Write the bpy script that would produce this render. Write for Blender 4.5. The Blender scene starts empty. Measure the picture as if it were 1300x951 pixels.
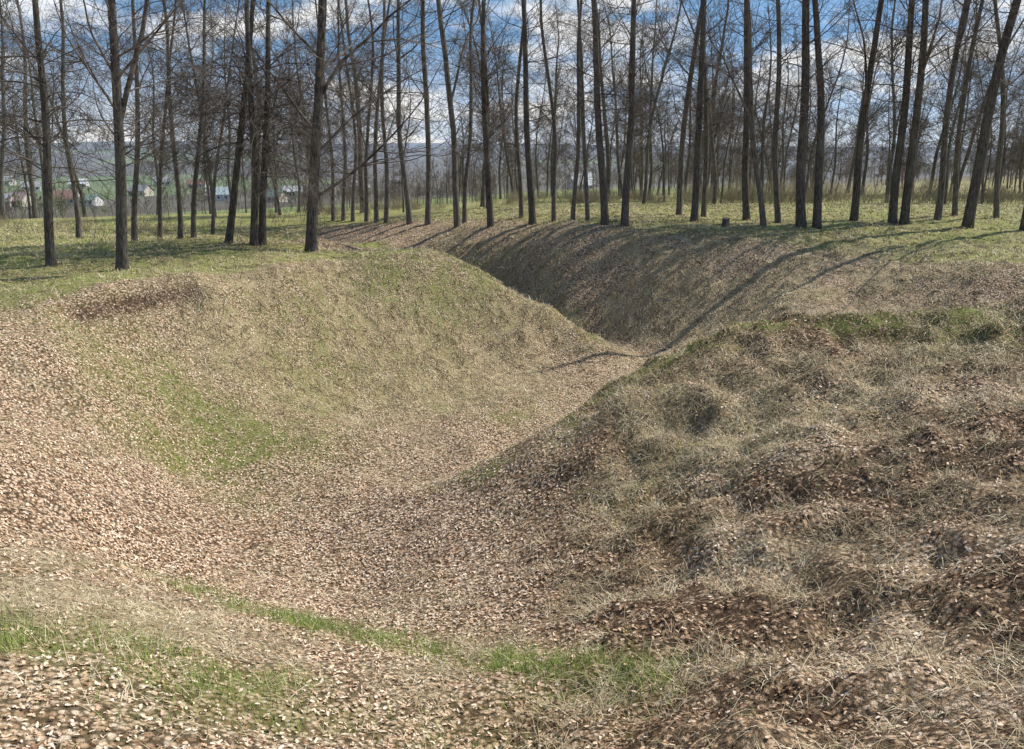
import bpy, math, random
import numpy as np
from mathutils import Matrix, Vector
rng = np.random.default_rng(11); random.seed(5)
SC = bpy.context.scene; COL = SC.collection
F = 1020.0; CX = 650.0; CY = 430.0; PIT = math.radians(13.2); EZ = 6.5
cP, sP = math.cos(PIT), math.sin(PIT)

def ray(u, v):
    X = (u-CX)/F; Y = -(v-CY)/F
    return np.array([X, cP+Y*sP, Y*cP-sP])
def at(u, v, y):
    d = ray(u, v); return d*(y/d[1])          # relative to the eye

# ------------------------------------------------------------------ noise
TAB = rng.random((256, 256))
def vnoise(x, y):
    x = np.asarray(x, float); y = np.asarray(y, float)
    xi = np.floor(x).astype(int); yi = np.floor(y).astype(int)
    fx = x-xi; fy = y-yi; fx = fx*fx*(3-2*fx); fy = fy*fy*(3-2*fy)
    a = TAB[xi & 255, yi & 255]; b = TAB[(xi+1) & 255, yi & 255]
    c = TAB[xi & 255, (yi+1) & 255]; d = TAB[(xi+1) & 255, (yi+1) & 255]
    return (a*(1-fx)+b*fx)*(1-fy)+(c*(1-fx)+d*fx)*fy
def fbm(x, y, o=4):
    s = 0; a = .5; t = 0
    for k in range(o):
        s = s+a*vnoise(x*2**k+17.3*k, y*2**k+5.1*k); t += a; a *= .5
    return s/t
def sstep(a, b, x):
    t = np.clip((x-a)/(b-a), 0, 1); return t*t*(3-2*t)

# ------------------------------------------------------------------ terrain
CTRL = [(830,440,24.3),(830,365,26.1),(830,302,27.8),(830,293,28.6),(900,370,25.6),(950,400,24.0),(950,350,25.8),(950,305,27.5),(950,297,28.3),
(830,280,31),(950,284,30.8),(1100,287,30.6),(700,283,32),(1250,292,29.6),(1000,294,29),
(1100,302,28.2),(1100,312,27.1),(1250,312,26.5),(1180,338,24.4),(1180,330,25.2),(1180,390,22.6),(1290,330,23.7),(1290,338,23.0),(1240,330,24.2),(1100,360,24.2),(1100,395,22.9),(1010,385,23.0),(1290,390,21.5),
(700,293,29.8),(700,302,28.9),(700,340,27.5),(720,388,25.9),(600,291,33.4),(600,300,32.6),(600,314,31.5),(600,328,31),(500,289,39),(500,305,36.5),(420,286,44),
(450,325,23.5),(560,320,24.8),(395,320,25),(330,305,30),(250,300,33),(400,300,33.5),(100,310,28),(0,330,22),(155,345,20.3),(300,345,20.5),(0,380,17),
(0,410,14.6),(130,385,16.8),(260,365,18.7),(360,345,20.8),(60,440,14),(150,430,16.2),(250,420,17.7),
(50,500,12.8),(130,520,13.4),(200,520,14.7),(230,600,13.5),(170,600,12),(100,600,10.6),(30,600,9.6),
(300,450,17.6),(300,540,15.4),(330,600,14.2),(150,700,9.2),(50,700,7.6),(250,700,10.4),(350,700,11.1),(450,680,11.6),(450,750,9.8),
(350,760,8.9),(450,810,7.2),(300,770,7.9),(200,760,7.0),(50,800,5.2),(200,830,5.2),(400,855,5.6),(600,855,6),(550,800,7.6),(550,740,9.4),
(700,850,6.1),(850,850,5.6),(1000,850,5.0),(1150,850,4.6),(1290,850,4.3),(700,760,8.0),(700,700,9.5),(620,640,11.6),(750,620,10.9),
(850,560,11.4),(850,700,8.4),(850,800,6.5),(1000,700,7.5),(1000,600,9.2),(1000,530,10.8),(1050,480,11.8),(900,480,13.2),
(1150,600,8.3),(1150,700,6.7),(1150,500,10.8),(1250,700,6.2),(1250,600,7.6),(1250,500,10.3),(1250,440,12.8),(1100,430,13.8),
(590,600,12.9),(640,575,13),(700,540,13.2),(760,500,14.1),(830,460,15.4),(900,425,15.8),(950,410,15.7),(1020,402,15.6),(1100,400,15.5),(1290,396,15.1),
(600,540,17),(700,505,19.6),(760,474,21.6),(780,470,22.0),(810,452,23.6),
(450,600,14.4),(550,600,14.6),(450,540,16.8),(550,540,17.2),(650,530,17.6),(550,500,19.6),(430,520,17.8),(650,500,20),
(550,400,22),(420,400,20.3),(350,400,19.3),(400,460,18.8),(500,450,20.4),(620,450,22),(650,400,23.2),(620,350,24.2),(480,350,22.5),(400,350,21.5),
(700,430,23.2),(700,388,24.0),(760,428,23.6),(650,951,4.7),(50,951,3.6),(1250,951,3.3)]
PTS = [tuple(at(*c)) for c in CTRL]
PTS += [(1.2,25.7,-5.7),(0,26.4,-5.1),(2.5,25.2,-6.05),(-1.5,27.5,-5.6),(-1.5,29,-5.8),(-5,32.5,-5.1),(-9,38,-4.8),(-6,28,-3.5),(-9,32,-3.6),
 (-.5,15.5,-6.0),(.7,15.4,-5.95),(2.2,17.6,-6.1),(4,18.6,-6.15),(4,21.5,-6.1),(5.5,20,-6.0),(7,19.2,-5.8),(9.5,18.3,-5.5),(12,17.9,-5.3),(15,17.7,-5.1),(9,20.5,-5.3),(12.5,19.6,-5.0),
 (2.3,16.4,-5.0),(3.6,16.7,-4.65),(5.7,16.7,-4.3),(8,16.6,-4.3),(9.8,16.2,-4.2),(12.5,15.9,-4.1),(1.0,15.0,-5.35),(.15,14.2,-5.6),(13,14.3,-3.0),
 (0,0,-1.7),(0,2.4,-2.7),(-3,0,-1.9),(3,0,-2.0),(0,-6,-1.6),(-10,-6,-1.8),(10,-6,-1.8),(-8,4,-3),(-14,8,-3),(-16,14,-3),(-20,24,-3),(-25,35,-3.5),
 (8,4,-2.9),(12,8,-3.0),(17,12,-3.0),(21,21,-3.7),(22,27,-2.9),(15,-4,-2),(-15,-4,-2.2)]
def plat(x, y): return -2.62-.035*np.clip(np.asarray(y, float)-36, 0, 70)-.85*(1-sstep(-14, 4, np.asarray(x, float)))
for x, y in [(5,36),(12,36),(20,36),(0,46),(10,46),(20,46),(30,36),(28,46),(-8,52),(1,38)]: PTS.append((x, y, float(plat(x, y))))
PTS += [(-16,46,-3.9),(-30,45,-4.0)]
PA = np.array(PTS); n = len(PA)
def tpsk(r2): return .5*r2*np.log(r2+1e-9)
D2 = ((PA[:, None, :2]-PA[None, :, :2])**2).sum(-1)
A = np.zeros((n+3, n+3)); A[:n, :n] = tpsk(D2)+np.eye(n)*.03
A[:n, n] = 1; A[:n, n+1:] = PA[:, :2]; A[n, :n] = 1; A[n+1:, :n] = PA[:, :2].T
SOL = np.linalg.solve(A, np.concatenate([PA[:, 2], [0, 0, 0]]))
def tps(x, y):
    out = np.zeros(x.size); xf = x.ravel(); yf = y.ravel()
    for s in range(0, x.size, 40000):
        a = xf[s:s+40000]; b = yf[s:s+40000]
        r2 = (a[:, None]-PA[None, :, 0])**2+(b[:, None]-PA[None, :, 1])**2
        out[s:s+40000] = tpsk(r2)@SOL[:n]+SOL[n]+SOL[n+1]*a+SOL[n+2]*b
    return out.reshape(x.shape)
def vald(x, y): return -.6*(x+15)+.8*(y-50)
def far_h(x, y):
    d = vald(x, y)+25*(fbm(x*.01, y*.01, 2)-.5)
    g = np.interp(d, [0, 60, 350, 700, 1500, 3500, 9000], [0, -2.5, -20, -19, -4, 30, 50])
    hill = sstep(700, 2400, d)*(fbm(x*.0013+3, y*.0013, 3)-.5)*45
    return plat(x, y)+g+hill
def axis_geo(a, b, ratio, first):
    out = [a]; st = first
    while out[-1] < b: out.append(out[-1]+st); st *= ratio
    return out[1:]
gx = axis_geo(24, 6500, 1.08, .25); gy = axis_geo(44, 8000, 1.07, .25)
XS = np.array([-v for v in gx[::-1]]+list(np.arange(-24, 24.001, .11))+gx)
YS = np.array([-60., -30, -15, -8, -5, -3.5]+list(np.arange(-2.5, 44.001, .11))+gy)
GX, GY = np.meshgrid(XS, YS, indexing='ij')
Z = far_h(GX, GY)
near = (np.abs(GX) < 45) & (GY < 70) & (GY > -20)
wx = 1-sstep(20, 34, np.abs(GX)); wy = (1-sstep(42, 56, GY))*sstep(-14, -5, GY)
W = wx*wy
tz = np.zeros_like(Z); tz[near] = tps(GX[near], GY[near])
Z = Z*(1-W)+tz*W
ZB = Z.copy()
R0 = np.hypot(GX, GY); nb = 1-sstep(45, 80, R0)
Z += nb*(.16*(fbm(GX*.9, GY*.9, 3)-.5)+.09*(fbm(GX*2.7+9, GY*2.7, 3)-.5))
def rmask(x, y): return sstep(-1.5, 1.5, x-.12*y+.5)*(1-sstep(15, 17, y))*sstep(2, 5, y)      # right mound
def darkm(x, y): return rmask(x, y)*sstep(.30, .54, fbm(x*.8+2, y*.8, 3))
rm_ = rmask(GX, GY); rm_ = np.maximum(rm_, .5*sstep(23, 26, GY)*(1-sstep(27, 29, GY))*sstep(0, 4, GX))
tus = fbm(GX*2.2+3, GY*2.2+8, 3)
Z += rm_*(.34*(fbm(GX*1.1+3, GY*1.1+8, 3)-.5)+.40*(tus-.5))
Z += EZ
def H(x, y, G=None):
    G = Z if G is None else G
    x = np.asarray(x, float); y = np.asarray(y, float)
    i = np.clip(np.searchsorted(XS, x)-1, 0, len(XS)-2); j = np.clip(np.searchsorted(YS, y)-1, 0, len(YS)-2)
    fx = np.clip((x-XS[i])/(XS[i+1]-XS[i]), 0, 1); fy = np.clip((y-YS[j])/(YS[j+1]-YS[j]), 0, 1)
    return (G[i, j]*(1-fx)+G[i+1, j]*fx)*(1-fy)+(G[i, j+1]*(1-fx)+G[i+1, j+1]*fx)*fy
def normals(x, y, e=.15):
    gxx = (H(x+e, y)-H(x-e, y))/(2*e); gyy = (H(x, y+e)-H(x, y-e))/(2*e)
    N = np.stack([-gxx, -gyy, np.ones_like(gxx)], -1)
    return N/np.linalg.norm(N, axis=-1, keepdims=True)
MARCH = np.geomspace(2.0, 400, 6000)
def gp(u, v):
    d = ray(u, v); y = MARCH; x = d[0]/d[1]*y; z = EZ+d[2]/d[1]*y
    hit = np.nonzero(z <= H(x, y))[0]
    k = hit[0] if len(hit) else 3600
    return float(x[k]), float(y[k]), float(H(x[k], y[k]))

# ------------------------------------------------------------------ cover masks (in plan)
def blobs(lst):
    return [(*gp(u, v)[:2], r, a) for u, v, r, a in lst]
GREEN = blobs([(255,555,1.5,.55),(240,505,1.3,.45),(280,615,1.1,.55),(340,530,1.7,.34),(400,430,2.0,.3),(480,370,1.8,.3),(350,570,1.3,.34),(430,480,1.8,.2),(560,390,1.6,.2),
 (600,520,1.2,.4),(660,525,1,.5),(480,325,2,.2),(550,326,1.5,.3),
 (400,900,.6,.35),(600,910,.6,.35),(750,900,.6,.35),(200,900,.6,.35),
 (620,352,.9,.5),(700,399,.7,.5),(760,437,.7,.5),(50,395,2,.4),(1250,415,1.5,.5),(800,640,1.,.2),(950,560,1.2,.2),(900,500,1.4,.2)])
def dense(pts, k, r, a):                              # a continuous strip along a line on the ground
    out = []
    for (u0, v0), (u1, v1) in zip(pts[:-1], pts[1:]):
        for i in range(k): t = i/k; out.append((u0+(u1-u0)*t, v0+(v1-v0)*t, r, a))
    return blobs(out)
RIM = dense([(205,735),(300,768),(420,800)], 8, .32, .34)+dense([(420,800),(560,826),(700,846),(860,858)], 8, .34, .24)+dense([(0,795),(60,812),(140,832),(230,850),(380,866)], 5, .36, .26)
STRIP = RIM+dense([(592,603),(642,578),(702,543),(762,505),(832,465),(900,431),(950,415),(1020,407),(1100,405),(1200,403),(1290,402)], 4, .38, .65)+dense([(600,332),(655,360),(705,395),(765,436)], 4, .35, .4)
STRAW = blobs([(450,420,2.5,.9),(560,420,2,.9),(620,450,1.5,.9),(350,380,2.,.8),(500,350,2,.6),(320,470,1.5,.5),
 (900,350,4,.6),(700,325,4,.65),(1050,350,3,.5),(1200,360,3,.4),(600,308,5,.6),(800,390,2,.5),(900,550,1.5,.6),(1000,500,1.6,.7),(1150,450,2.,.65),
 (1050,650,1.,.5),(1250,600,1.,.45),(800,600,1.,.55),(850,500,1.3,.65),(50,730,1,.5),(200,790,.8,.5),(100,770,.8,.5),(900,720,.8,.4),(1100,780,.8,.35)])
SOIL = dense([(95,394),(150,382),(200,374),(262,366)], 6, .18, .42)+blobs([(1050,478,.3,.7),(1000,465,.25,.6),(1190,590,.24,.6),(1110,640,.25,.5),(960,640,.25,.5),(1230,690,.2,.5),(900,770,.25,.4),(720,600,.22,.45),(1270,560,.28,.6),(1160,540,.22,.5),(860,650,.2,.4)])
def mask(lst, x, y):
    s = np.zeros_like(x)
    for bx, by, r, a in lst: s += a*np.exp(-((x-bx)**2+(y-by)**2)/(r*r))
    return s
# bare earth lips: small scarps
Z -= .17*np.clip(mask([(bx, by-.25, r*1.3, a) for bx, by, r, a in SOIL], GX, GY), 0, 1)
def ptop(x, y):                                   # level ground under the trees, away from the slopes
    z = H(x, y, ZB); zx = np.abs(H(x+.8, y, ZB)-H(x-.8, y, ZB))/1.6+np.abs(H(x, y+.8, ZB)-H(x, y-.8, ZB))/1.6
    return sstep(17, 21, y+np.minimum(0, x)*-.25)*(1-sstep(.15, .34, zx))*sstep(-4.8, -4.2, z)
def soilm(x, y): return np.clip(mask(SOIL, x, y), 0, 1)
def gmask(x, y):
    pt = ptop(x, y)
    g_ = mask(GREEN, x, y)*(.45+1.0*sstep(.32, .68, fbm(x*1.1+40, y*1.1, 5)))+pt*(.68+.35*sstep(.3, .65, fbm(x*.6+40, y*.6, 4)))+.12*sstep(.52, .75, fbm(x*.8, y*.8+9))*(1-rmask(x, y))
    return np.clip(g_+np.minimum(mask(STRIP, x, y), 1)*(.2+1.0*sstep(.32, .66, fbm(x*2.1, y*2.1+4, 4))), 0, 1)*(1-.9*soilm(x, y))
def smask(x, y): return np.clip((mask(STRAW, x, y)+.2*ptop(x, y))*(.3+1.2*sstep(.3, .6, fbm(x*.9+70, y*.9+3, 4)))+.2*sstep(.5, .7, fbm(x*.7+8, y*.7)), 0, 1)*(1-.9*soilm(x, y))*(1-.35*darkm(x, y))

# ------------------------------------------------------------------ mesh / tagging helpers
def mesh_np(name, V, Q, smooth=True):
    me = bpy.data.meshes.new(name); V = np.ascontiguousarray(V, np.float32); Q = np.ascontiguousarray(Q, np.int32)
    k = Q.shape[1]
    me.vertices.add(len(V)); me.vertices.foreach_set('co', V.ravel())
    me.loops.add(Q.size); me.polygons.add(len(Q))
    me.polygons.foreach_set('loop_start', np.arange(0, Q.size, k, dtype=np.int32))
    me.polygons.foreach_set('vertices', Q.ravel())
    me.update(calc_edges=True)
    me.polygons.foreach_set('use_smooth', np.full(len(Q), smooth))
    return me
def fattr(me, name, vals):
    a = me.attributes.new(name, 'FLOAT', 'POINT'); a.data.foreach_set('value', np.ascontiguousarray(vals, np.float32))
def link(name, me, mat, parent=None):
    o = bpy.data.objects.new(name, me); COL.objects.link(o)
    if me is not None and mat and not me.materials: me.materials.append(mat)
    if parent: o.parent = parent
    return o
def tag(o, label, cat, group=None, kind=None):
    o['label'] = label; o['category'] = cat
    if group: o['group'] = group
    if kind: o['kind'] = kind
    return o

# ------------------------------------------------------------------ materials
class M:
    def __init__(s, name, rough=.85, spec=.25):
        s.m = bpy.data.materials.new(name); s.m.use_nodes = True; s.t = s.m.node_tree
        s.b = s.t.nodes['Principled BSDF']; s.b.inputs['Roughness'].default_value = rough
        s.b.inputs['Specular IOR Level'].default_value = spec
    def n(s, typ, **kw):
        nd = s.t.nodes.new(typ)
        for k, v in kw.items():
            if k.startswith('p_'): setattr(nd, k[2:], v)
            else:
                key = int(k[1:]) if k[0] == 'i' and k[1:].isdigit() else k.replace('_', ' ')
                if isinstance(v, bpy.types.NodeSocket): s.t.links.new(v, nd.inputs[key])
                else: nd.inputs[key].default_value = v
        return nd
    def ramp(s, fac, stops, interp='LINEAR'):
        r = s.t.nodes.new('ShaderNodeValToRGB'); r.color_ramp.interpolation = interp
        e = r.color_ramp.elements
        while len(e) < len(stops): e.new(.5)
        for q, (p, c) in zip(e, stops): q.position = p; q.color = (*c, 1)
        s.t.links.new(fac, r.inputs[0]); return r.outputs[0]
    def mix(s, f, a, b, blend='MIX'):
        nd = s.t.nodes.new('ShaderNodeMix'); nd.data_type = 'RGBA'; nd.blend_type = blend
        for i, v in ((0, f), (6, a), (7, b)):
            if isinstance(v, bpy.types.NodeSocket): s.t.links.new(v, nd.inputs[i])
            elif i == 0: nd.inputs[0].default_value = v
            else: nd.inputs[i].default_value = (*v, 1)
        return nd.outputs[2]
    def math(s, op, a, b=0.):
        nd = s.t.nodes.new('ShaderNodeMath'); nd.operation = op
        for i, v in ((0, a), (1, b)):
            if isinstance(v, bpy.types.NodeSocket): s.t.links.new(v, nd.inputs[i])
            else: nd.inputs[i].default_value = v
        return nd.outputs[0]
    def attr(s, name): return s.n('ShaderNodeAttribute', p_attribute_name=name).outputs['Fac']
    def color(s, c):
        if isinstance(c, bpy.types.NodeSocket): s.t.links.new(c, s.b.inputs['Base Color'])
        else: s.b.inputs['Base Color'].default_value = (*c, 1)
    def bump(s, h, strength, dist):
        b = s.n('ShaderNodeBump', Height=h, Strength=strength, Distance=dist); s.t.links.new(b.outputs[0], s.b.inputs['Normal'])

LEAFC = [(0, (.075, .036, .018)), (.25, (.27, .155, .085)), (.48, (.60, .40, .25)), (.75, (.82, .61, .435)), (1, (.91, .76, .59))]
g = M('ground_cover', .9, .2)
pos = g.n('ShaderNodeNewGeometry').outputs['Position']
vo = g.n('ShaderNodeTexVoronoi', Vector=pos, Scale=21.)
sep = g.n('ShaderNodeSeparateColor', i0=vo.outputs['Color'])
n2 = g.n('ShaderNodeTexNoise', Vector=pos, Scale=30., Detail=3., Roughness=.7).outputs['Fac']
n3 = g.n('ShaderNodeTexNoise', Vector=pos, Scale=5., Detail=3., Roughness=.65).outputs['Fac']
leaf = g.ramp(g.math('SUBTRACT', g.math('ADD', g.math('ADD', g.math('MULTIPLY', sep.outputs[0], .65), g.math('MULTIPLY', n2, .35)), .07), g.math('MULTIPLY', g.attr('dark'), .36)), LEAFC)
leaf = g.mix(g.ramp(vo.outputs['Distance'], [(.32, (0, 0, 0)), (.66, (.88, .88, .88))]), leaf, (.05, .029, .017))  # shade between the leaves painted as dark gaps in the litter colour
straw = g.ramp(n2, [(.3, (.15, .11, .06)), (.5, (.45, .36, .205)), (.72, (.67, .56, .35))])
green = g.mix(g.attr('top'), g.ramp(n2, [(.3, (.09, .105, .026)), (.55, (.21, .23, .058)), (.75, (.38, .37, .14))]), g.ramp(n2, [(.3, (.18, .20, .05)), (.55, (.34, .37, .10)), (.75, (.50, .48, .20))]))
c = g.mix(g.math('MULTIPLY', g.attr('straw'), g.ramp(n3, [(.35, (.3, .3, .3)), (.6, (1, 1, 1))])), leaf, straw)
c = g.mix(g.math('MULTIPLY', g.attr('green'), g.math('MAXIMUM', g.ramp(n3, [(.32, (.25, .25, .25)), (.6, (.9, .9, .9))]), g.math('MULTIPLY', g.attr('top'), .7))), c, green)
c = g.mix(g.math('MULTIPLY', g.attr('soil'), g.ramp(n3, [(.35, (.5, .5, .5)), (.55, (1, 1, 1))])), c, (.05, .029, .019))
vf = g.n('ShaderNodeTexVoronoi', Vector=g.n('ShaderNodeVectorMath', p_operation='MULTIPLY', i0=pos, i1=(.0045, .0022, 0.)).outputs[0], Scale=1.)
fs = g.n('ShaderNodeSeparateColor', i0=vf.outputs['Color']).outputs[0]
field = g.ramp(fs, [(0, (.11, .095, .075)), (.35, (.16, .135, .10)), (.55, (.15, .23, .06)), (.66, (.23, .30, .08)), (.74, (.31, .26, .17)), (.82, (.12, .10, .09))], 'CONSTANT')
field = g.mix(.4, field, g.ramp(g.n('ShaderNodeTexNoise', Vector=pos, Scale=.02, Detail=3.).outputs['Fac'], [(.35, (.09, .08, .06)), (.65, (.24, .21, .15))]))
field = g.mix(g.attr('haze_tint'), field, (.26, .31, .40))  # aerial haze painted into the field colour, bluer with distance
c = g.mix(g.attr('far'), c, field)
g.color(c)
g.bump(n2, .9, .05)
GROUND = g.m

lm = M('dry_leaf', .65, .25)
lt = lm.attr('tint')
lm.color(lm.ramp(lt, LEAFC))
LEAF = lm.m
sm = M('straw_blade', .7, .25); sm.color(sm.ramp(sm.attr('tint'), [(0, (.13, .09, .048)), (.5, (.51, .405, .24)), (1, (.86, .75, .53))])); STRAWM = sm.m
gm = M('grass_blade', .6, .3); gm.color(gm.ramp(gm.attr('tint'), [(0, (.085, .13, .02)), (.5, (.21, .31, .05)), (.8, (.39, .46, .12)), (1, (.55, .54, .24))])); GRASSM = gm.m

def bark(name, dark, light, zs=1.2):
    m = M(name, .95, .15)
    tc = m.n('ShaderNodeTexCoord').outputs['Object']
    v = m.n('ShaderNodeVectorMath', p_operation='MULTIPLY', i0=tc, i1=(14., 14., zs * 2)).outputs[0]
    a = m.n('ShaderNodeTexNoise', Vector=v, Scale=1.6, Detail=4., Roughness=.65).outputs['Fac']
    b = m.n('ShaderNodeTexNoise', Vector=tc, Scale=.9, Detail=2.).outputs['Fac']
    col = m.ramp(a, [(.32, dark), (.7, light)])
    col = m.mix(m.ramp(b, [(.45, (0, 0, 0)), (.7, (.45, .45, .45))]), col, (.19, .19, .155))
    m.color(col); m.bump(a, 1., .04); return m.m
BARK = bark('trunk_bark', (.026, .022, .02), (.175, .155, .135))
BARK2 = bark('slim_bark', (.045, .039, .034), (.25, .225, .195))
tw = M('twig_bark', .9, .15); tw.color(tw.ramp(tw.n('ShaderNodeTexNoise', Vector=tw.n('ShaderNodeTexCoord').outputs['Object'], Scale=2.5, Detail=1.).outputs['Fac'], [(.35, (.06, .049, .041)), (.65, (.24, .20, .17))])); TWIG = tw.m
fw = M('far_twig', .95, .1); fw.color(fw.ramp(fw.n('ShaderNodeTexNoise', Vector=fw.n('ShaderNodeNewGeometry').outputs['Position'], Scale=.12, Detail=1.).outputs['Fac'], [(.35, (.14, .115, .10)), (.65, (.26, .21, .17))])); FARTWIG = fw.m
vw = M('valley_twig', .95, .1); vw.color(vw.ramp(vw.n('ShaderNodeTexNoise', Vector=vw.n('ShaderNodeNewGeometry').outputs['Position'], Scale=.02, Detail=1.).outputs['Fac'], [(.35, (.16, .145, .14)), (.5, (.23, .205, .175)), (.65, (.23, .26, .12))])); VALTWIG = vw.m
bw = M('brush_twig', .9, .1); bw.color(bw.ramp(bw.n('ShaderNodeTexNoise', Vector=bw.n('ShaderNodeNewGeometry').outputs['Position'], Scale=.5, Detail=1.).outputs['Fac'], [(.35, (.23, .19, .135)), (.65, (.40, .35, .235))])); BRUSH = bw.m

# ------------------------------------------------------------------ ground object
nx, ny = len(XS), len(YS); idx = np.arange(nx*ny).reshape(nx, ny)
Q = np.stack([idx[:-1, :-1], idx[1:, :-1], idx[1:, 1:], idx[:-1, 1:]], -1).reshape(-1, 4)
me = mesh_np('ground', np.stack([GX, GY, Z], -1).reshape(-1, 3), Q)
fx_, fy_ = GX.ravel(), GY.ravel(); rr_ = np.hypot(fx_, fy_)
base = sstep(42, 60, rr_)
fattr(me, 'green', np.maximum(gmask(fx_, fy_), base*.6)); fattr(me, 'straw', np.maximum(smask(fx_, fy_), base*.8)); fattr(me, 'dark', darkm(fx_, fy_)); fattr(me, 'top', np.maximum(ptop(fx_, fy_), base*.8))
fattr(me, 'soil', soilm(fx_, fy_)); fattr(me, 'far', sstep(5, 60, vald(fx_, fy_))*sstep(45, 90, rr_)); fattr(me, 'haze_tint', .9*(1-np.exp(-np.maximum(rr_-300, 0)/2000)))
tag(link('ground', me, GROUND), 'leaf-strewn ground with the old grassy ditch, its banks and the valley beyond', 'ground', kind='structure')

# ------------------------------------------------------------------ ground litter
def scatter(dens, r0, power, pmask, box=(-26, 26, .8, 44)):
    x0, x1, y0, y1 = box
    nC = int((x1-x0)*(y1-y0)*dens)
    x = rng.uniform(x0, x1, nC); y = rng.uniform(y0, y1, nC); r = np.hypot(x, y)
    k = (np.abs(x) < .72*y+2.5) & (rng.random(nC) < np.minimum(1, (r0/r)**power))
    x, y = x[k], y[k]
    k = rng.random(len(x)) < pmask(x, y)
    return x[k], y[k]
def frames(x, y, tilt):
    N = normals(x, y)+rng.normal(0, 1, (len(x), 3))*np.asarray(tilt)[..., None]
    N /= np.linalg.norm(N, axis=1, keepdims=True)
    a = rng.normal(0, 1, (len(x), 3)); U = a-(a*N).sum(1, keepdims=True)*N; U /= np.linalg.norm(U, axis=1, keepdims=True)
    return U, np.cross(N, U), N
def leaves(x, y, halfw, size):
    S = len(halfw); t = np.linspace(-.5, .5, S); m = len(x)
    U, Vv, N = frames(x, y, np.full(m, .32))
    L = rng.uniform(*size, m)*np.clip(.35+.1*np.hypot(x, y), .72, 1); curl = rng.uniform(-.1, .5, m); bend = rng.uniform(-.5, .5, m); wsc = rng.uniform(.7, 1.15, m)
    hw = np.array(halfw)
    al = L[:, None]*t[None]
    up = L[:, None]*(bend[:, None]*(t[None]**2-.1))
    P = np.stack([x, y, H(x, y)+.006+rng.random(m)*.016], -1)
    V = np.zeros((m, S, 3, 3))
    for j, sd in enumerate((-1, 0, 1)):
        w_ = sd*hw[None]*L[:, None]*wsc[:, None]
        zz = up+np.abs(w_)*curl[:, None]
        V[:, :, j] = P[:, None]+al[..., None]*U[:, None]+w_[..., None]*Vv[:, None]+zz[..., None]*N[:, None]
    ii = np.arange(m*S*3).reshape(m, S, 3)
    q = np.stack([ii[:, :-1, :-1], ii[:, 1:, :-1], ii[:, 1:, 1:], ii[:, :-1, 1:]], -1).reshape(-1, 4)
    tint = np.repeat(np.clip(rng.normal(.66, .29, m)-.38*darkm(x, y), 0, 1), S*3)
    return V.reshape(-1, 3), q, tint
def join(parts):
    off = 0; Vs, Qs, Ts = [], [], []
    for V, q, t in parts:
        Vs.append(V); Qs.append(q+off); Ts.append(t); off += len(V)
    return np.concatenate(Vs), np.concatenate(Qs), np.concatenate(Ts)
def lmask(x, y): return np.clip(1.05-.6*gmask(x, y)-.5*smask(x, y), .1, 1)*(.3+.7*sstep(.35, .6, fbm(x*1.7, y*1.7+30)))*(1-.7*soilm(x, y))*(1-.75*ptop(x, y))
x, y = scatter(780, 10, 1.25, lmask); r = np.hypot(x, y); kn = r < 9
OAK = [.02, .22, .12, .31, .16, .33, .05]
V, q, t = join([leaves(x[kn], y[kn], OAK, (.021, .052)), leaves(x[~kn], y[~kn], [.05, .27, .2, .03], (.03, .056))])
me = mesh_np('fallen_leaves', V, q, False); fattr(me, 'tint', t)
tag(link('fallen_leaves', me, LEAF), 'brown dry oak leaves scattered thickly over the ditch floor and banks', 'leaves', kind='stuff')

def blades(x, y, per, L, width, e0, grav, K, lodr, slope=.0, jitr=.035, dt=0.):
    m = len(x)*per; N = np.repeat(normals(x, y), per, 0); jit = rng.normal(0, jitr, (m, 2))
    bx = np.repeat(x, per)+jit[:, 0]; by = np.repeat(y, per)+jit[:, 1]
    r = np.hypot(bx, by)
    az = rng.uniform(0, 2*np.pi, m); el = rng.uniform(*e0, m)
    d = np.stack([np.cos(az)*np.cos(el), np.sin(az)*np.cos(el), np.sin(el)], -1)+N*.25
    d[:, :2] += N[:, :2]*slope; d /= np.linalg.norm(d, axis=1, keepdims=True)
    side = np.cross(d, np.stack([np.zeros(m), np.zeros(m), np.ones(m)], -1)); side /= np.linalg.norm(side, axis=1, keepdims=True)+1e-6
    ln = rng.uniform(*L, m); w0 = rng.uniform(*width, m)*np.maximum(1, r/lodr)
    p = np.stack([bx, by, H(bx, by)-.01], -1); V = np.zeros((m, K, 2, 3))
    for k in range(K):
        ww = w0*(1-k/(K-1)*.92)*.5
        V[:, k, 0] = p-side*ww[:, None]; V[:, k, 1] = p+side*ww[:, None]
        d = d+np.array([0, 0, -grav])+rng.normal(0, .12, (m, 3)); d /= np.linalg.norm(d, axis=1, keepdims=True)
        p = p+d*(ln/(K-1))[:, None]
        p[:, 2] = np.maximum(p[:, 2], H(p[:, 0], p[:, 1])+.008+.02*rng.random(m))
    ii = np.arange(m*K*2).reshape(m, K, 2)
    q = np.stack([ii[:, :-1, 0], ii[:, 1:, 0], ii[:, 1:, 1], ii[:, :-1, 1]], -1).reshape(-1, 4)
    return V.reshape(-1, 3), q, np.repeat(np.clip(np.repeat(rng.normal(.5, .2, len(x))+dt, per)+rng.normal(0, .18, m), 0, 1), K*2)
x, y = scatter(90, 9, .7, lambda a, b: np.clip(smask(a, b)*1.0+.09, 0, 1))
B1 = blades(x, y, 7, (.12, .32), (.004, .008), (.15, 1.1), .45, 4, 9, .5, dt=-.12*darkm(x, y))
x, y = scatter(10, 40, 1, lambda a, b: rmask(a, b)*sstep(.42, .6, fbm(a*1.3+3, b*1.3+8, 3)), (-2, 14, 3, 17))      # matted clumps on the right mound
B2 = blades(x, y, 42, (.12, .38), (.004, .008), (.2, 1.3), .5, 4, 9, .6, .10, -.12)
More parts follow.
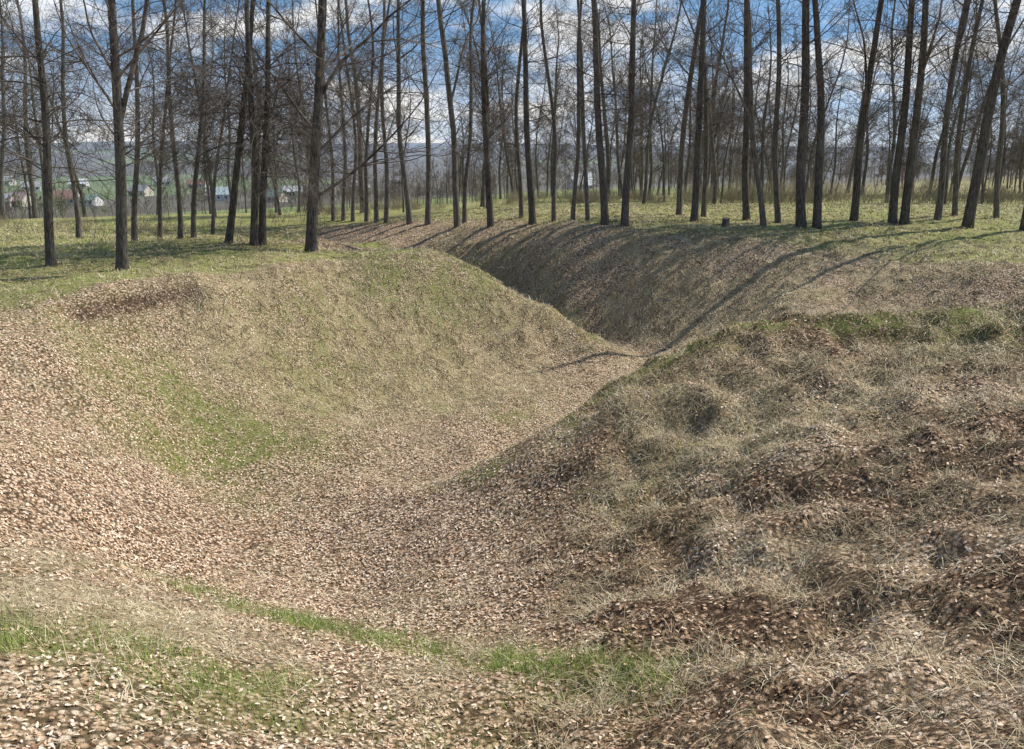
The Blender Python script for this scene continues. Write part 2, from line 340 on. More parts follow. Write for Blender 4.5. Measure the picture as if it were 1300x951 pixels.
V, q, t = join([B1, B2])
me = mesh_np('dry_grass', V, q); fattr(me, 'tint', t)
tag(link('dry_grass', me, STRAWM), 'bleached dead grass matted over the ditch slopes', 'dry grass', kind='stuff')
x, y = scatter(90, 9, .8, lambda a, b: np.clip(gmask(a, b)*(1-.45*ptop(a, b)), 0, 1))
G1 = blades(x, y, 6, (.04, .10), (.004, .007), (.5, 1.5), .18, 3, 9, dt=.2*ptop(x, y))
x, y = scatter(340, 50, 1, lambda a, b: np.clip(mask(RIM, a, b), 0, 1)*sstep(.32, .62, fbm(a*2.6, b*2.6, 4)), (-6, 4, 3., 9))
G2 = blades(x, y, 6, (.06, .17), (.0035, .006), (.7, 1.5), .16, 4, 9, 0, .05, .1)
V, q, t = join([G1, G2])
me = mesh_np('green_grass', V, q); fattr(me, 'tint', t)
tag(link('green_grass', me, GRASSM), 'fresh short green grass sprouting through the litter on crests and rims', 'grass', kind='stuff')

# ------------------------------------------------------------------ trees
def unit(a): return a/(np.linalg.norm(a, axis=-1, keepdims=True)+1e-9)
def tube(P, R, S):
    N, K, _ = P.shape; T = unit(np.gradient(P, axis=1))
    ref = np.where(np.abs(T[:, :1, 2:3]) < .85, np.array([0, 0, 1.]), np.array([1., 0, 0]))
    U = unit(np.cross(T, np.broadcast_to(ref, T.shape))); Wv = np.cross(T, U)
    an = np.arange(S)*2*np.pi/S
    V = P[:, :, None]+R[:, :, None, None]*(np.cos(an)[:, None]*U[:, :, None]+np.sin(an)[:, None]*Wv[:, :, None])
    i = np.arange(N*K*S).reshape(N, K, S); a = i[:, :-1]; d = i[:, 1:]
    return V.reshape(-1, 3), np.stack([a, np.roll(a, -1, 2), np.roll(d, -1, 2), d], -1).reshape(-1, 4)
def tjoin(parts):
    off = 0; Vs, Qs = [], []
    for V, q in parts: Vs.append(V); Qs.append(q+off); off += len(V)
    return np.concatenate(Vs), np.concatenate(Qs)
def extend(pos, d, ln, r, K, wob, grav, rg, taper=.8):
    m = len(pos); P = np.zeros((m, K, 3)); p = pos.copy(); st = (ln/(K-1))[:, None]
    for k in range(K):
        P[:, k] = p; d = unit(d+rg.normal(0, wob, (m, 3))+np.array([0, 0, 1.])*grav); p = p+d*st
    R = r[:, None]*(1-taper*np.linspace(0, 1, K)[None]); return P, R
def kids(P, R, L, n, t0, t1, a0, a1, ratio, K, wob, grav, rr, rmin, rg):
    N, Kp, _ = P.shape; ix = np.repeat(np.arange(N), n); m = len(ix)
    t = rg.uniform(t0, t1, m); f = t*(Kp-1); i = np.minimum(f.astype(int), Kp-2); w = (f-i)[:, None]
    pos = P[ix, i]*(1-w)+P[ix, i+1]*w; tan = unit(P[ix, i+1]-P[ix, i]); pr = R[ix, i]*(1-w[:, 0])+R[ix, i+1]*w[:, 0]
    a = rg.normal(0, 1, (m, 3)); perp = unit(a-(a*tan).sum(1, keepdims=True)*tan); an = rg.uniform(a0, a1, m)[:, None]
    d = np.cos(an)*tan+np.sin(an)*perp
    ln = ratio*L[ix]*(1-.45*t)*rg.uniform(.5, 1.4, m); r = np.maximum(np.minimum(rr*pr, .010*ln+.002), rmin)
    P2, R2 = extend(pos, d, ln, r, K, wob, grav, rg, .55 if K < 5 else .8); return P2, R2, ln
def grow(seed, Ht, r0, hmin=.2, n1=18, nlow=16, n2=6, n3=5, n4=3, spread=.32, droop=0., extra=(), wob=.02, rmin=.0045, crook=1.4, low=(1.4, 4.), lowh=(.15, .55), tap=.75):
    rg = np.random.default_rng(seed); K = 28
    h = np.linspace(-.02, 1, K); T = np.zeros((1, K, 3)); T[0, :, 2] = h*Ht
    wv = np.cumsum(np.cumsum(rg.normal(0, wob*crook, (K, 2)), 0)*.35, 0); wv -= wv[1]; wv *= np.linspace(0, 1, K)[:, None]**.5
    ph = rg.uniform(0, 6.28, 2); wv[:, 0] += .05*crook*np.sin(h*9+ph[0])*np.clip(h*5, 0, 1); wv[:, 1] += .05*crook*np.sin(h*8+ph[1])*np.clip(h*5, 0, 1)
    T[0, :, :2] = wv
    hz = np.clip(h, 0, 1)
    TR = (r0*(.95*(1-hz)**tap+.05)+r0*.4*np.exp(-hz*Ht/.22))[None]
    tv = tube(T, TR, 14)
    hh = np.sort(hmin+(.97-hmin)*rg.random(n1)**1.05); az = np.arange(n1)*2.4+rg.uniform(0, 1.2, n1)
    el = np.radians(rg.uniform(20, 52, n1)+22*hh)
    ln = spread*Ht*(1.02-hh)**.75*rg.uniform(.45, 1.1, n1)*np.clip(.45+(hh-hmin)*3, .45, 1)
    lh = rg.uniform(*lowh, nlow)
    hh = np.concatenate([hh, lh]); az = np.concatenate([az, rg.uniform(0, 6.28, nlow)]); el = np.concatenate([el, rg.uniform(-.05, .85, nlow)]); ln = np.concatenate([ln, rg.uniform(*low, nlow)])
    hh = np.concatenate([hh, [e[0] for e in extra]]); az = np.concatenate([az, [e[1] for e in extra]])
    el = np.concatenate([el, [e[2] for e in extra]]); ln = np.concatenate([ln, [e[3] for e in extra]])
    f = (hh+.02)/1.02*(K-1); i = np.minimum(f.astype(int), K-2); w = (f-i)[:, None]
    p0 = T[0, i]*(1-w)+T[0, i+1]*w; tr = TR[0, i]
    rb = np.minimum(tr*.5, .010*ln+.004); rb[n1:n1+nlow] = np.minimum(rb[n1:n1+nlow], .005*ln[n1:n1+nlow]+.005)
    for q, e in enumerate(extra): rb[n1+nlow+q] = e[4]
    d0 = np.stack([np.cos(az)*np.cos(el), np.sin(az)*np.cos(el), np.sin(el)], -1)
    P1, R1 = extend(p0, d0, ln, rb, 10, .10, .04-droop*.05, rg)
    P2, R2, L2 = kids(P1, R1, ln, n2, .1, .98, .5, 1.05, .6, 7, .13, .02-droop*.07, .6, rmin*1.4, rg)
    P3, R3, L3 = kids(P2, R2, L2, n3, .1, 1, .45, 1.05, .65, 5, .15, .01-droop*.11, .62, rmin*1.15, rg)
    parts = [tube(P1, R1, 7), tube(P2, R2, 4), tube(P3, R3, 3)]
    if n4:
        P4, R4, L4 = kids(P3, R3, L3, n4, .15, 1, .4, 1., .75, 4, .15, -droop*.12, .7, rmin, rg)
        parts.append(tube(P4, R4, 3))
    return tv, tjoin(parts)
def proto(name, bk, **kw):
    tv, cv = grow(**kw)
    return dict(trunk=mesh_np('trunk', *tv), crown=mesh_np('crown', *cv), r=kw['r0'], bark=bk)
BIG = [proto('b', BARK, seed=100+k, Ht=18.5, r0=.2, hmin=[.6, .64, .58, .62][k], n1=6, nlow=[22, 25, 21, 23][k], spread=.24, lowh=(.2, .58), low=(1.4, 4.8), n4=3, tap=.58, crook=1.8, rmin=.003,
         extra=[(), ((.3, 1.2, 1.22, 8, .075),), (), ((.34, 4.0, 1.2, 7, .07),)][k]) for k in range(4)]
SLIM = [proto('s', BARK2, seed=200+k, Ht=16.5, r0=.115, hmin=[.5, .55, .48, .52, .56][k], n1=5, nlow=22, n2=5, n3=5, n4=3, spread=.22, crook=2.6, low=(1., 3.6), lowh=(.16, .6), tap=.55, rmin=.003,
         extra=[(), ((.32, 2.2, 1.2, 6, .05),), (), ((.26, .3, 1.25, 6, .05),), ()][k]) for k in range(5)]
SLIML = [proto('s', BARK2, seed=220+k, Ht=15, r0=.11, hmin=.22, n1=16, nlow=18, n2=6, n3=5, n4=2, spread=.28, crook=2.4, low=(1., 3.4), lowh=(.18, .6), droop=.3) for k in range(3)]
GROVE = [proto('g', BARK2, seed=250+k, Ht=15, r0=[.10, .12, .15, .11, .13][k], hmin=[.2, .28, .15, .24, .3][k], n1=26, nlow=20, n2=7, n3=6, n4=0, spread=.32, crook=2.8, low=(1., 3.2), rmin=.0075) for k in range(5)]
FORK = proto('f', BARK, seed=301, Ht=18, r0=.2, hmin=.22, n1=20, nlow=20, n4=3, spread=.4, droop=.4, crook=.8, extra=[(.275, .15, 1.3, 10., .10), (.3, 2.6, .9, 6, .05), (.36, -.5, .7, 6, .05)])
WIDE = proto('w', BARK, seed=302, Ht=18, r0=.21, hmin=.2, n1=20, nlow=20, n4=3, spread=.4, droop=.3, crook=1., extra=[(.11, .1, .62, 7.0, .06), (.2, .5, .85, 6, .055), (.24, 2.8, .8, 6, .055), (.3, -.2, 1.2, 7, .07)])
DROOP = [proto('d', BARK, seed=310+k, Ht=17, r0=.17, hmin=.25, n1=14, nlow=28, n2=6, n3=5, n4=3, spread=.36, droop=2.4, low=(2.6, 5.8), lowh=(.18, .45), rmin=.0058) for k in range(2)]
GROUP = 'bare grove trees around the ditch'
def tree(name, pr, x, y, z, s, lean, rz, label, cat='tree', group=GROUP):
    o = bpy.data.objects.new(name, None); COL.objects.link(o); o.empty_display_size = .3
    o.matrix_world = Matrix.Translation((x, y, z-.03)) @ Matrix.Rotation(lean, 4, 'Y') @ Matrix.Rotation(rz, 4, 'Z') @ Matrix.Scale(s, 4)
    link('trunk', pr['trunk'], pr['bark'], o); link('crown', pr['crown'], TWIG, o)
    tag(o, label, cat, group); return o
HERO = [ # u, v, width px, u at the top edge, proto, label
 (65,337,14,42,DROOP[0],'leftmost thick dark trunk rising from the grassy left plateau'),
 (155,343,18,152,FORK,'thick forked bare tree near the left scarp, nearest of all trees'),
 (100,303,8,82,SLIML[0],'slim bare tree between the leftmost thick trunk and the forked tree'),
 (171,306,9,166,SLIML[1],'slim dark trunk just behind the right side of the forked tree'),
 (203,303,7,200,SLIML[2],'thin tree second to the right of the forked tree'),
 (229,303,8,224,SLIML[0],'thin tree third to the right of the forked tree'),
 (246,302,8,250,SLIML[1],'thin tree fourth to the right of the forked tree'),
 (270,298,6,282,SLIML[2],'very thin tree just left of the slanting trunk on the left plateau'),
 (290,309,11,328,DROOP[1],'trunk slanting to the right on the left plateau'),
 (322,312,12,322,DROOP[0],'left stem of the close pair with hanging twigs on the left plateau'),
 (333,311,12,338,DROOP[1],'right stem of the close pair with hanging twigs on the left plateau'),
 (395,320,18,409,WIDE,'big wide limbed tree on the left mound with a long low right limb'),
 (423,280,6,420,SLIML[2],'thin trunk first to the right of the wide limbed tree'),
 (436,280,6,432,SLIML[1],'thin trunk second to the right of the wide limbed tree'),
 (448,281,6,452,SLIML[0],'thin trunk third to the right of the wide limbed tree'),
 (465,281,6,468,SLIM[3],'thin trunk fourth to the right of the wide limbed tree'),
 (478,282,7,470,SLIML[0],'thin trunk fifth to the right of the wide limbed tree'),
 (490,283,7,486,SLIM[2],'thin trunk sixth to the right of the wide limbed tree'),
 (520,284,9,500,SLIML[1],'medium trunk at the left end of the far bank crest'),
 (543,285,9,537,SLIM[4],'second medium trunk from the left end of the far bank crest'),
 (581,288,10,566,SLIM[3],'grey trunk on the crest above the first shadows of the far bank'),
 (590,283,7,588,SLIM[0],'thin trunk touching the right side of the grey crest trunk'),
 (623,287,10,606,BIG[1],'single left leaning trunk above the middle of the far bank'),
 (662,277,7,650,SLIM[2],'thin trunk left of the tall trunk over the mound nose'),
 (676,284,10,671,BIG[0],'tall trunk over the nose of the left mound'),
 (703,281,7,700,SLIM[4],'thin trunk first to the right of the tall mound nose trunk'),
 (727,280,7,738,SLIM[1],'thin right leaning trunk left of the straight dark pair'),
 (746,280,7,748,SLIM[3],'thin trunk just left of the straight dark pair'),
 (768,285,12,756,BIG[2],'left trunk of the straight dark pair at mid bank'),
 (793,287,12,798,BIG[0],'right trunk of the straight dark pair at mid bank'),
 (862,273,9,872,SLIM[0],'first trunk left of the slanting mid right tree'),
 (881,281,10,903,BIG[2],'slanting mid right tree left of the dark stump'),
 (893,275,8,896,SLIM[4],'thin trunk crossing behind the slanting tree left of the dark stump'),
 (948,279,10,944,BIG[0],'straight trunk first to the right of the dark stump'),
 (969,287,9,956,SLIM[3],'left leaning trunk second to the right of the dark stump'),
 (988,282,9,984,SLIM[2],'trunk just left of the thick diverging pair'),
 (1017,288,15,1016,BIG[0],'straight left trunk of the thick diverging pair'),
 (1037,289,13,1053,BIG[2],'right leaning trunk of the thick diverging pair'),
 (1084,280,12,1112,BIG[1],'branchy tree between the diverging pair and the twin trunks'),
 (1133,284,13,1150,BIG[0],'left one of the tall twin trunks on the right bank'),
 (1148,284,13,1170,BIG[3],'right one of the tall twin trunks on the right bank'),
 (1190,279,10,1232,SLIM[1],'slanting slim tree right of the tall twin trunks'),
 (1228,289,16,1276,BIG[2],'thick reddish trunk leaning right, last big one on the right'),
 (1212,274,8,1222,SLIM[0],'thin trunk behind the thick right leaning trunk, left side'),
 (1265,277,8,1280,SLIM[4],'thin trunk right of the thick right leaning trunk'),
 (1300,292,12,1345,BIG[1],'trunk cut by the right edge of the picture'),
]
placed = []; ki = 0; info = []
for u, v, w, ut, pr, lab in HERO:
    x, y, z = gp(u, v); y0 = y
    if y > 60: y = 52.; x = float(at(u, v, y)[0]); z = float(H(x, y))
    T_ = at(ut, 0, y); lean = math.atan2(T_[0]-x, T_[2]+EZ-z)
    s = w*y/F/2/pr['r']*.80
    s = min(max(s, .7), 1.3)
    rz = 0. if pr in (FORK, WIDE) else ki*1.9
    tree('bare_tree', pr, x, y, z, s, lean, rz, lab); placed.append((x, y)); ki += 1
LAND = [(65,'leftmost trunk'),(155,'forked tree'),(395,'wide limbed tree'),(520,'far bank end'),(676,'mound nose trunk'),(780,'straight dark pair'),(920,'dark stump'),(1027,'diverging pair'),(1140,'twin trunks'),(1240,'right leaning trunk')]
ORD = ['first','second','third','fourth','fifth','sixth','seventh','eighth','ninth','tenth','eleventh','twelfth']+['%d%s' % (k, {1: 'st', 2: 'nd', 3: 'rd'}.get(k % 10 if k > 20 else 0, 'th')) for k in range(13, 60)]
cand = []; tries = 0
while len(cand) < 140 and tries < 14000:
    tries += 1
    y = 43+70*random.random()**.9; x = random.uniform(-.66, .68)*y
    if vald(x, y) > 22 or fbm(x*.09+5, y*.05, 2) < .42: continue
    if x/y < -.24 and (random.random() < .65 or y < 46): continue
    if any((x-a)**2+(y-b)**2 < 2 for a, b in placed): continue
    placed.append((x, y)); cand.append((x, y))
def pix(x, y): return CX+F*x/(y*1.004)
bins = {}
for x, y in sorted(cand, key=lambda p: p[0]/p[1]):
    u = pix(x, y); b = sum(u > l[0] for l in LAND); bins.setdefault(b, []).append((x, y))
for b, lst in bins.items():
    for k, (x, y) in enumerate(lst):
        if b == 0: lab = 'thin far grove tree left of the leftmost trunk, %s from left' % ORD[k]
        elif b == len(LAND): lab = 'thin far grove tree beyond the right leaning trunk, %s from left' % ORD[k]
        else: lab = 'thin far grove tree, %s from left between %s and %s' % (ORD[k], LAND[b-1][1], LAND[b][1])
        pr = GROVE[(k*3+b) % 5]; s = random.uniform(.55, 1.2)
        tree('grove_tree', pr, x, y, float(H(x, y)), s, random.gauss(0, .06), random.uniform(0, 6.28), lab, group='thin trees far back in the grove')

# far-off wood, thicket and valley wood: masses nobody could count
def replicate(protos, spots):
    parts = []
    for x, y, z, s, a in spots:
        V, q = random.choice(protos); ca, sa = math.cos(a), math.sin(a)
        R = np.array([[ca, -sa, 0], [sa, ca, 0], [0, 0, 1]]); parts.append((V@R.T*s+np.array([x, y, z]), q))
    return tjoin(parts)
LT = []
for k in range(4): LT.append(tjoin(grow(400+k, 12, .09, n1=18, nlow=12, n2=5, n3=4, n4=0, spread=.36, rmin=.015, crook=2., low=(.8, 2.4), hmin=.14)))
sp = []
while len(sp) < 300:
    y = random.uniform(108, 215); x = random.uniform(-.42, .72)*y
    if vald(x, y) > 140 or (x/y < -.2 and random.random() < .7): continue
    sp.append((x, y, float(H(x, y))-.1, random.uniform(.35, 1.0), random.uniform(0, 6.28)))
tag(link('distant_wood', mesh_np('distant_wood', *replicate(LT, sp)), FARTWIG), 'far-off brown mass of bare woodland behind the grove', 'woodland', kind='stuff')
VT = []
for k in range(3): VT.append(tjoin(grow(420+k, 9, .12, n1=14, nlow=4, n2=5, n3=4, n4=0, hmin=.12, spread=.42, rmin=.045, low=(1, 2))))
sp = []
while len(sp) < 660:
    y = 130+800*random.random()**1.2; x = random.uniform(-.75, .7)*y
    if vald(x, y) < 60 or fbm(x*.014, y*.014, 2) < .455: continue
    if vald(x, y) < 140 and random.random() < .55: continue
    sp.append((x, y, float(H(x, y))-.1, random.uniform(.35, .85), random.uniform(0, 6.28)))
tag(link('valley_wood', mesh_np('valley_wood', *replicate(VT, sp)), VALTWIG), 'hazy bare trees filling the valley around the village houses', 'woodland', kind='stuff')
def shrub(seed):
    rg = np.random.default_rng(seed); m = 38
    az = rg.uniform(0, 6.28, m); el = np.radians(rg.uniform(50, 88, m)); p = np.stack([rg.normal(0, .6, m), rg.normal(0, .5, m), np.full(m, -.05)], -1)
    d = np.stack([np.cos(az)*np.cos(el), np.sin(az)*np.cos(el), np.sin(el)], -1); ln = rg.uniform(.6, 1.9, m)
    P1, R1 = extend(p, d, ln, np.full(m, .010), 6, .11, .02, rg); P2, R2, L2 = kids(P1, R1, ln, 5, .15, 1, .3, .8, .45, 4, .12, .02, .7, .006, rg); P3, R3, _ = kids(P2, R2, L2, 3, .1, 1, .3, .8, .5, 3, .12, .01, .8, .005, rg)
    return tjoin([tube(P1, R1, 4), tube(P2, R2, 3), tube(P3, R3, 3)])
SH = [shrub(500+k) for k in range(4)]
sp = []
for k in range(160):
    y = random.uniform(44, 60); u = .08+.64*random.random(); x = u*y
    sp.append((x, y, float(H(x, y)), random.uniform(.25, .82)*(.5+.9*float(fbm(x*.12, 7.3, 2))), random.uniform(0, 6)))
for k in range(90):
    y = random.uniform(48, 66); x = random.uniform(-.26, .15)*y; sp.append((x, y, float(H(x, y)), random.uniform(.2, .55), random.uniform(0, 6)))
for k in range(40):
    y = random.uniform(36, 48); x = random.uniform(-.72, -.28)*y; sp.append((x, y, float(H(x, y)), random.uniform(.2, .4), random.uniform(0, 6)))
tag(link('thicket', mesh_np('thicket', *replicate(SH, sp)), BRUSH), 'low tan leafless brush thicket along the back edge of the grove', 'thicket', kind='stuff')

# ------------------------------------------------------------------ stump
def stump(u, v, r, h, label, seed):
    x, y, z = gp(u, v); rg = np.random.default_rng(seed); S = 20; an = np.arange(S)*2*np.pi/S
    lob = 1+.12*np.sin(an*3+1)+rg.normal(0, .03, S)
    zs = [-.1, 0, .08, h*.5, h]; sc = [1.45, 1.35, 1.12, 1., .97]
    V = np.array([[r*c_*lob[i]*math.cos(an[i]), r*c_*lob[i]*math.sin(an[i]), z_+(.03*math.sin(an[i]) if z_ == h else 0)] for z_, c_ in zip(zs, sc) for i in range(S)])
    ii = np.arange(5*S).reshape(5, S); q = np.stack([ii[:-1], np.roll(ii[:-1], -1, 1), np.roll(ii[1:], -1, 1), ii[1:]], -1).reshape(-1, 4)
    o = bpy.data.objects.new('tree_stump', None); COL.objects.link(o); o.location = (x, y, z); tag(o, label, 'stump')
    link('bark', mesh_np('bark', V, q), BARK, o)
    top = V[-S:]*1.0; cen = top.mean(0)+np.array([0, 0, .012]); VV = np.concatenate([top+np.array([0, 0, .002]), (top-cen)*.5+cen, [cen]])
    qs = [[i, (i+1) % S, S+(i+1) % S, S+i] for i in range(S)]+[[S+i, S+(i+1) % S, S+(i+2) % S, 2*S] for i in range(0, S, 2)]
    cm = M('cut_wood', .8); cm.color(cm.ramp(cm.n('ShaderNodeTexWave', p_wave_type='RINGS', p_rings_direction='Z', Vector=cm.n('ShaderNodeTexCoord').outputs['Object'], Scale=14., Distortion=2.).outputs['Fac'], [(0, (.14, .10, .07)), (1, (.30, .23, .16))]))
    link('cut_top', mesh_np('cut_top', VV, np.array(qs), False), cm.m, o)
stump(921, 288, .13, .32, 'dark tree stump on the far bank crest right of the slanting tree', 1)

# ------------------------------------------------------------------ village houses
def plain(name, c, rough=.8):
    m = M(name, rough); nz = m.n('ShaderNodeTexNoise', Vector=m.n('ShaderNodeTexCoord').outputs['Object'], Scale=1.5, Detail=3.).outputs['Fac']
    m.color(m.ramp(nz, [(.3, tuple(v*.85 for v in c)), (.7, c)])); return m.m
WALLS = {'white': plain('white_wall', (.70, .69, .67)), 'cream': plain('cream_wall', (.60, .54, .45)), 'grey': plain('grey_wall', (.38, .39, .42))}
ROOFS = {'red': plain('red_roof', (.35, .22, .19)), 'pink': plain('pink_roof', (.48, .36, .33)), 'green': plain('green_roof', (.28, .38, .32)), 'pale': plain('pale_roof', (.66, .68, .69)), 'teal': plain('teal_roof', (.44, .54, .55)), 'grey': plain('grey_roof', (.36, .36, .38))}
FRAME = plain('window_frame', (.6, .6, .6)); PANE = plain('window_pane', (.05, .06, .08), .2); DOOR = plain('door_wood', (.16, .09, .06)); BRICK = plain('chimney_brick', (.3, .16, .12))
def boxm(name, x0, x1, y0, y1, z0, z1):
    V = np.array([(x, y, z) for x in (x0, x1) for y in (y0, y1) for z in (z0, z1)]); q = np.array([(0, 1, 3, 2), (4, 6, 7, 5), (0, 4, 5, 1), (2, 3, 7, 6), (0, 2, 6, 4), (1, 5, 7, 3)])
    return mesh_np(name, V, q, False)
def house(u, dist, w, d, h, rh, rot, wc, rc, label):
    y = dist; x = (u-CX)/F*dist*1.004; z = float(H(x, y))
    o = bpy.data.objects.new('house', None); COL.objects.link(o); o.location = (x, y, z); o.rotation_euler = (0, 0, rot); tag(o, label, 'house', 'village houses in the valley')
    a, b = w/2, d/2
    V = np.array([(-a, -b, -1), (a, -b, -1), (a, b, -1), (-a, b, -1), (-a, -b, h), (a, -b, h), (a, b, h), (-a, b, h), (-a, 0, h+rh), (a, 0, h+rh)])
    bmq = bpy.data.meshes.new('wall'); bmq.from_pydata(V.tolist(), [], [(0, 1, 5, 4), (2, 3, 7, 6), (1, 2, 6, 9, 5), (3, 0, 4, 8, 7)]); link('wall', bmq, WALLS[wc], o)
    e = .5; t = .18; sl = rh/b
    V = []
    for zz in (.03, t):
        V += [(-a-e, -b-e, h-e*sl+zz), (a+e, -b-e, h-e*sl+zz), (a+e, 0, h+rh+zz), (-a-e, 0, h+rh+zz), (-a-e, b+e, h-e*sl+zz), (a+e, b+e, h-e*sl+zz)]
    fs_ = [(0, 1, 2, 3), (3, 2, 5, 4), (6, 9, 8, 7), (9, 10, 11, 8), (0, 6, 7, 1), (4, 5, 11, 10), (0, 3, 9, 6), (3, 4, 10, 9), (1, 7, 8, 2), (2, 8, 11, 5)]
    rm = bpy.data.meshes.new('roof'); rm.from_pydata(V, [], fs_); ro = link('roof', rm, ROOFS[rc], o)
    link('chimney', boxm('chimney', a*.4, a*.4+.6, b*.15, b*.15+.6, h+rh*.5, h+rh+.9), BRICK, ro)
    for k in (-.6, .05, .65):
        cx = k*a; wf = link('window', boxm('window', cx-.6, cx+.6, -b-.06, -b+.02, 1.1, 2.4), FRAME, o); link('pane', boxm('pane', cx-.5, cx+.5, -b-.09, -b-.063, 1.2, 2.3), PANE, wf)
    link('door', boxm('door', -.35*a-.45, -.35*a+.45, -b-.06, -b+.02, -.2, 2.0), DOOR, o)
for hs in [(12, 380, 9, 8, 3, 3.0, .3, 'cream', 'grey', 'grey roofed cream house at the far left behind the leftmost trunk'),
 (36, 385, 9, 8, 3, 3.6, -.2, 'cream', 'pink', 'pink roofed house seen left of the leftmost trunk'),
 (94, 395, 11, 8, 3.2, 3.8, .15, 'white', 'red', 'white house with red brown roof between leftmost trunk and forked tree'),
 (124, 390, 9, 7, 3, 2.2, -.3, 'white', 'green', 'low green roofed house just left of the forked tree'),
 (52, 520, 10, 8, 3, 3, .5, 'white', 'grey', 'smaller grey roofed white house higher up the valley on the left'),
 (20, 600, 12, 8, 3.4, 3, -.1, 'white', 'pale', 'pale roofed house high in the valley at the far left'),
 (112, 560, 11, 8, 3.2, 3, .2, 'white', 'pale', 'pale house higher up the valley just left of the forked tree'),
 (188, 470, 11, 8, 3.2, 3, -.3, 'cream', 'grey', 'cream house with grey roof just right of the forked tree'),
 (285, 430, 12, 9, 3.4, 3.6, .2, 'white', 'teal', 'pale teal roofed house left of the slanting trunk'),
 (216, 600, 12, 8, 3.2, 3, .4, 'white', 'grey', 'far white house between the second and third thin trees right of the forked tree'),
 (352, 400, 11, 8, 3, 3, -.25, 'cream', 'green', 'green roofed cream house right of the hanging twig pair'),
 (377, 470, 10, 8, 3, 2.8, .3, 'white', 'pale', 'pale roofed white house left of the wide limbed tree'),
 (258, 560, 11, 8, 3, 3, .1, 'white', 'red', 'small far red roofed house beyond the thin left trees'),
 (508, 620, 14, 9, 3.5, 3, .2, 'white', 'grey', 'far white house beyond the left end of the far bank'),
 (460, 540, 12, 8, 3, 3, -.2, 'white', 'pale', 'far pale house right of the wide limbed tree'),
 (735, 480, 13, 10, 3.5, 6.5, .4, 'white', 'pale', 'steep pale roofed house seen left of the straight dark pair')]:
    house(*hs)

# ------------------------------------------------------------------ camera, light, sky
cam = bpy.data.cameras.new('camera'); co = bpy.data.objects.new('camera', cam); COL.objects.link(co)
cam.sensor_fit = 'HORIZONTAL'; cam.sensor_width = 36; cam.lens = F/1300*36; cam.shift_y = -45.5/1300; cam.clip_end = 20000; cam.clip_start = .05
co.location = (0, 0, EZ); co.rotation_euler = (math.pi/2-PIT, 0, 0); SC.camera = co
EL = math.radians(46.5); azv = math.atan2(.915, .40)
sd = Vector((math.sin(azv)*math.cos(EL), math.cos(azv)*math.cos(EL), math.sin(EL)))
sl = bpy.data.lights.new('sun', 'SUN'); so = bpy.data.objects.new('sun', sl); COL.objects.link(so)
sl.energy = 5.0; sl.angle = math.radians(.25); sl.color = (1, .955, .85); so.rotation_euler = sd.to_track_quat('Z', 'Y').to_euler(); so.location = (30, 20, 60)
wd = bpy.data.worlds.new('World'); SC.world = wd; wd.use_nodes = True; nt = wd.node_tree; nt.nodes.clear()
N_ = nt.nodes.new; Lk = nt.links.new
tc = N_('ShaderNodeTexCoord'); ad = N_('ShaderNodeVectorMath'); ad.operation = 'ADD'; ad.inputs[1].default_value = (0, 0, .3); nm = N_('ShaderNodeVectorMath'); nm.operation = 'NORMALIZE'
Lk(tc.outputs['Generated'], ad.inputs[0]); Lk(ad.outputs[0], nm.inputs[0])
sk = N_('ShaderNodeTexSky'); sk.sky_type = 'NISHITA'; sk.sun_disc = False; sk.sun_elevation = EL; sk.sun_rotation = azv; sk.air_density = 1.0; sk.dust_density = .2; sk.ozone_density = 3.
Lk(nm.outputs[0], sk.inputs['Vector'])
tn = N_('ShaderNodeMix'); tn.data_type = 'RGBA'; tn.blend_type = 'MULTIPLY'; tn.inputs[0].default_value = 1; Lk(sk.outputs[0], tn.inputs[6]); tn.inputs[7].default_value = (1.0, 1.12, 1.06, 1)
b1 = N_('ShaderNodeBackground'); b1.inputs[1].default_value = .15; Lk(tn.outputs[2], b1.inputs[0])
mp = N_('ShaderNodeMapping'); mp.inputs['Scale'].default_value = (2.2, 2.2, 8); mp.inputs['Location'].default_value = (1.3, .4, .2); Lk(tc.outputs['Generated'], mp.inputs[0])
nz = N_('ShaderNodeTexNoise'); nz.inputs['Scale'].default_value = 2.3; nz.inputs['Detail'].default_value = 5; nz.inputs['Roughness'].default_value = .56; Lk(mp.outputs[0], nz.inputs['Vector'])
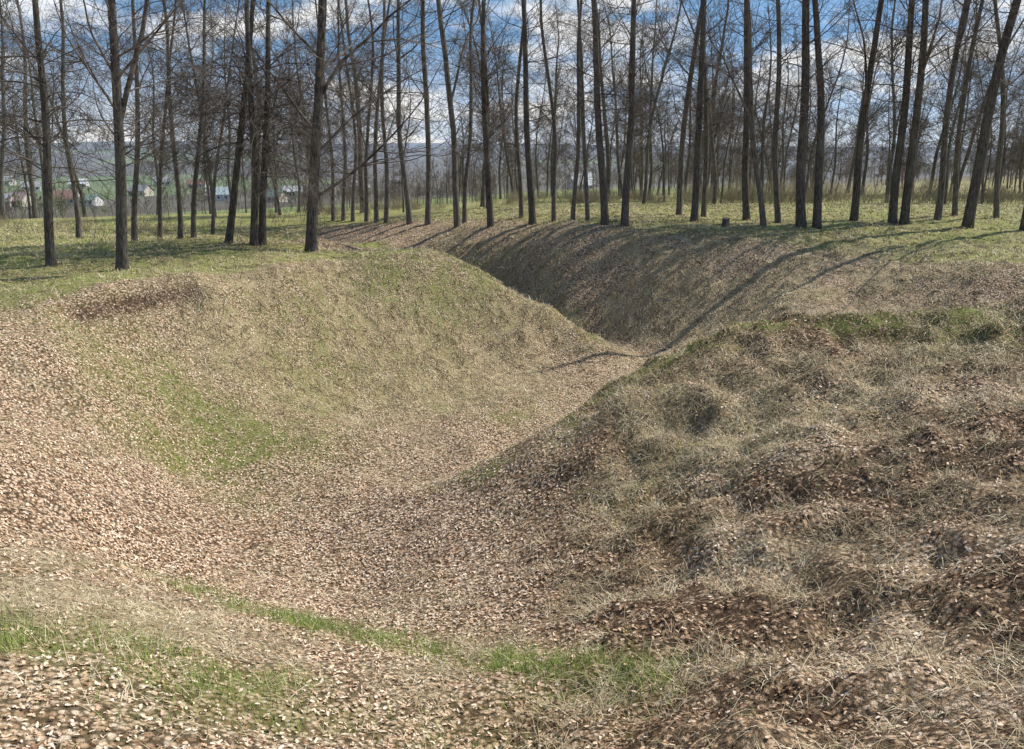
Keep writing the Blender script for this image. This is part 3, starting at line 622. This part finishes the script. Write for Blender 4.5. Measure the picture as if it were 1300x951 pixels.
cr = N_('ShaderNodeValToRGB'); cr.color_ramp.elements[0].position = .46; cr.color_ramp.elements[1].position = .59; Lk(nz.outputs[0], cr.inputs[0])
sx = N_('ShaderNodeSeparateXYZ'); Lk(tc.outputs['Generated'], sx.inputs[0])
hr = N_('ShaderNodeMapRange'); hr.inputs['From Min'].default_value = 0; hr.inputs['From Max'].default_value = .12; hr.inputs['To Min'].default_value = .75; hr.inputs['To Max'].default_value = 0; Lk(sx.outputs[2], hr.inputs[0])
cl = N_('ShaderNodeMapRange'); cl.inputs['From Min'].default_value = .26; cl.inputs['From Max'].default_value = .5; cl.inputs['To Min'].default_value = 1; cl.inputs['To Max'].default_value = .04; Lk(sx.outputs[2], cl.inputs[0])   # clouds thinned overhead, out of view, to weaken the sky's fill light
cm_ = N_('ShaderNodeMath'); cm_.operation = 'MULTIPLY'; Lk(cr.outputs[0], cm_.inputs[0]); Lk(cl.outputs[0], cm_.inputs[1])
mx = N_('ShaderNodeMath'); mx.operation = 'MAXIMUM'; Lk(cm_.outputs[0], mx.inputs[0]); Lk(hr.outputs[0], mx.inputs[1])
nz2 = N_('ShaderNodeTexNoise'); nz2.inputs['Scale'].default_value = 3.2; nz2.inputs['Detail'].default_value = 2; Lk(mp.outputs[0], nz2.inputs['Vector'])
cc = N_('ShaderNodeValToRGB'); cc.color_ramp.elements[0].position = .3; cc.color_ramp.elements[0].color = (.80, .87, .98, 1); cc.color_ramp.elements[1].position = .5; cc.color_ramp.elements[1].color = (1, 1, 1, 1); Lk(nz2.outputs[0], cc.inputs[0])
b2 = N_('ShaderNodeBackground'); b2.inputs[1].default_value = 1.05; Lk(cc.outputs[0], b2.inputs[0])
ms = N_('ShaderNodeMixShader'); Lk(mx.outputs[0], ms.inputs[0]); Lk(b1.outputs[0], ms.inputs[1]); Lk(b2.outputs[0], ms.inputs[2])
ow = N_('ShaderNodeOutputWorld'); Lk(ms.outputs[0], ow.inputs[0])
SC.view_settings.view_transform = 'Standard'; SC.view_settings.look = 'None'; SC.view_settings.exposure = 0
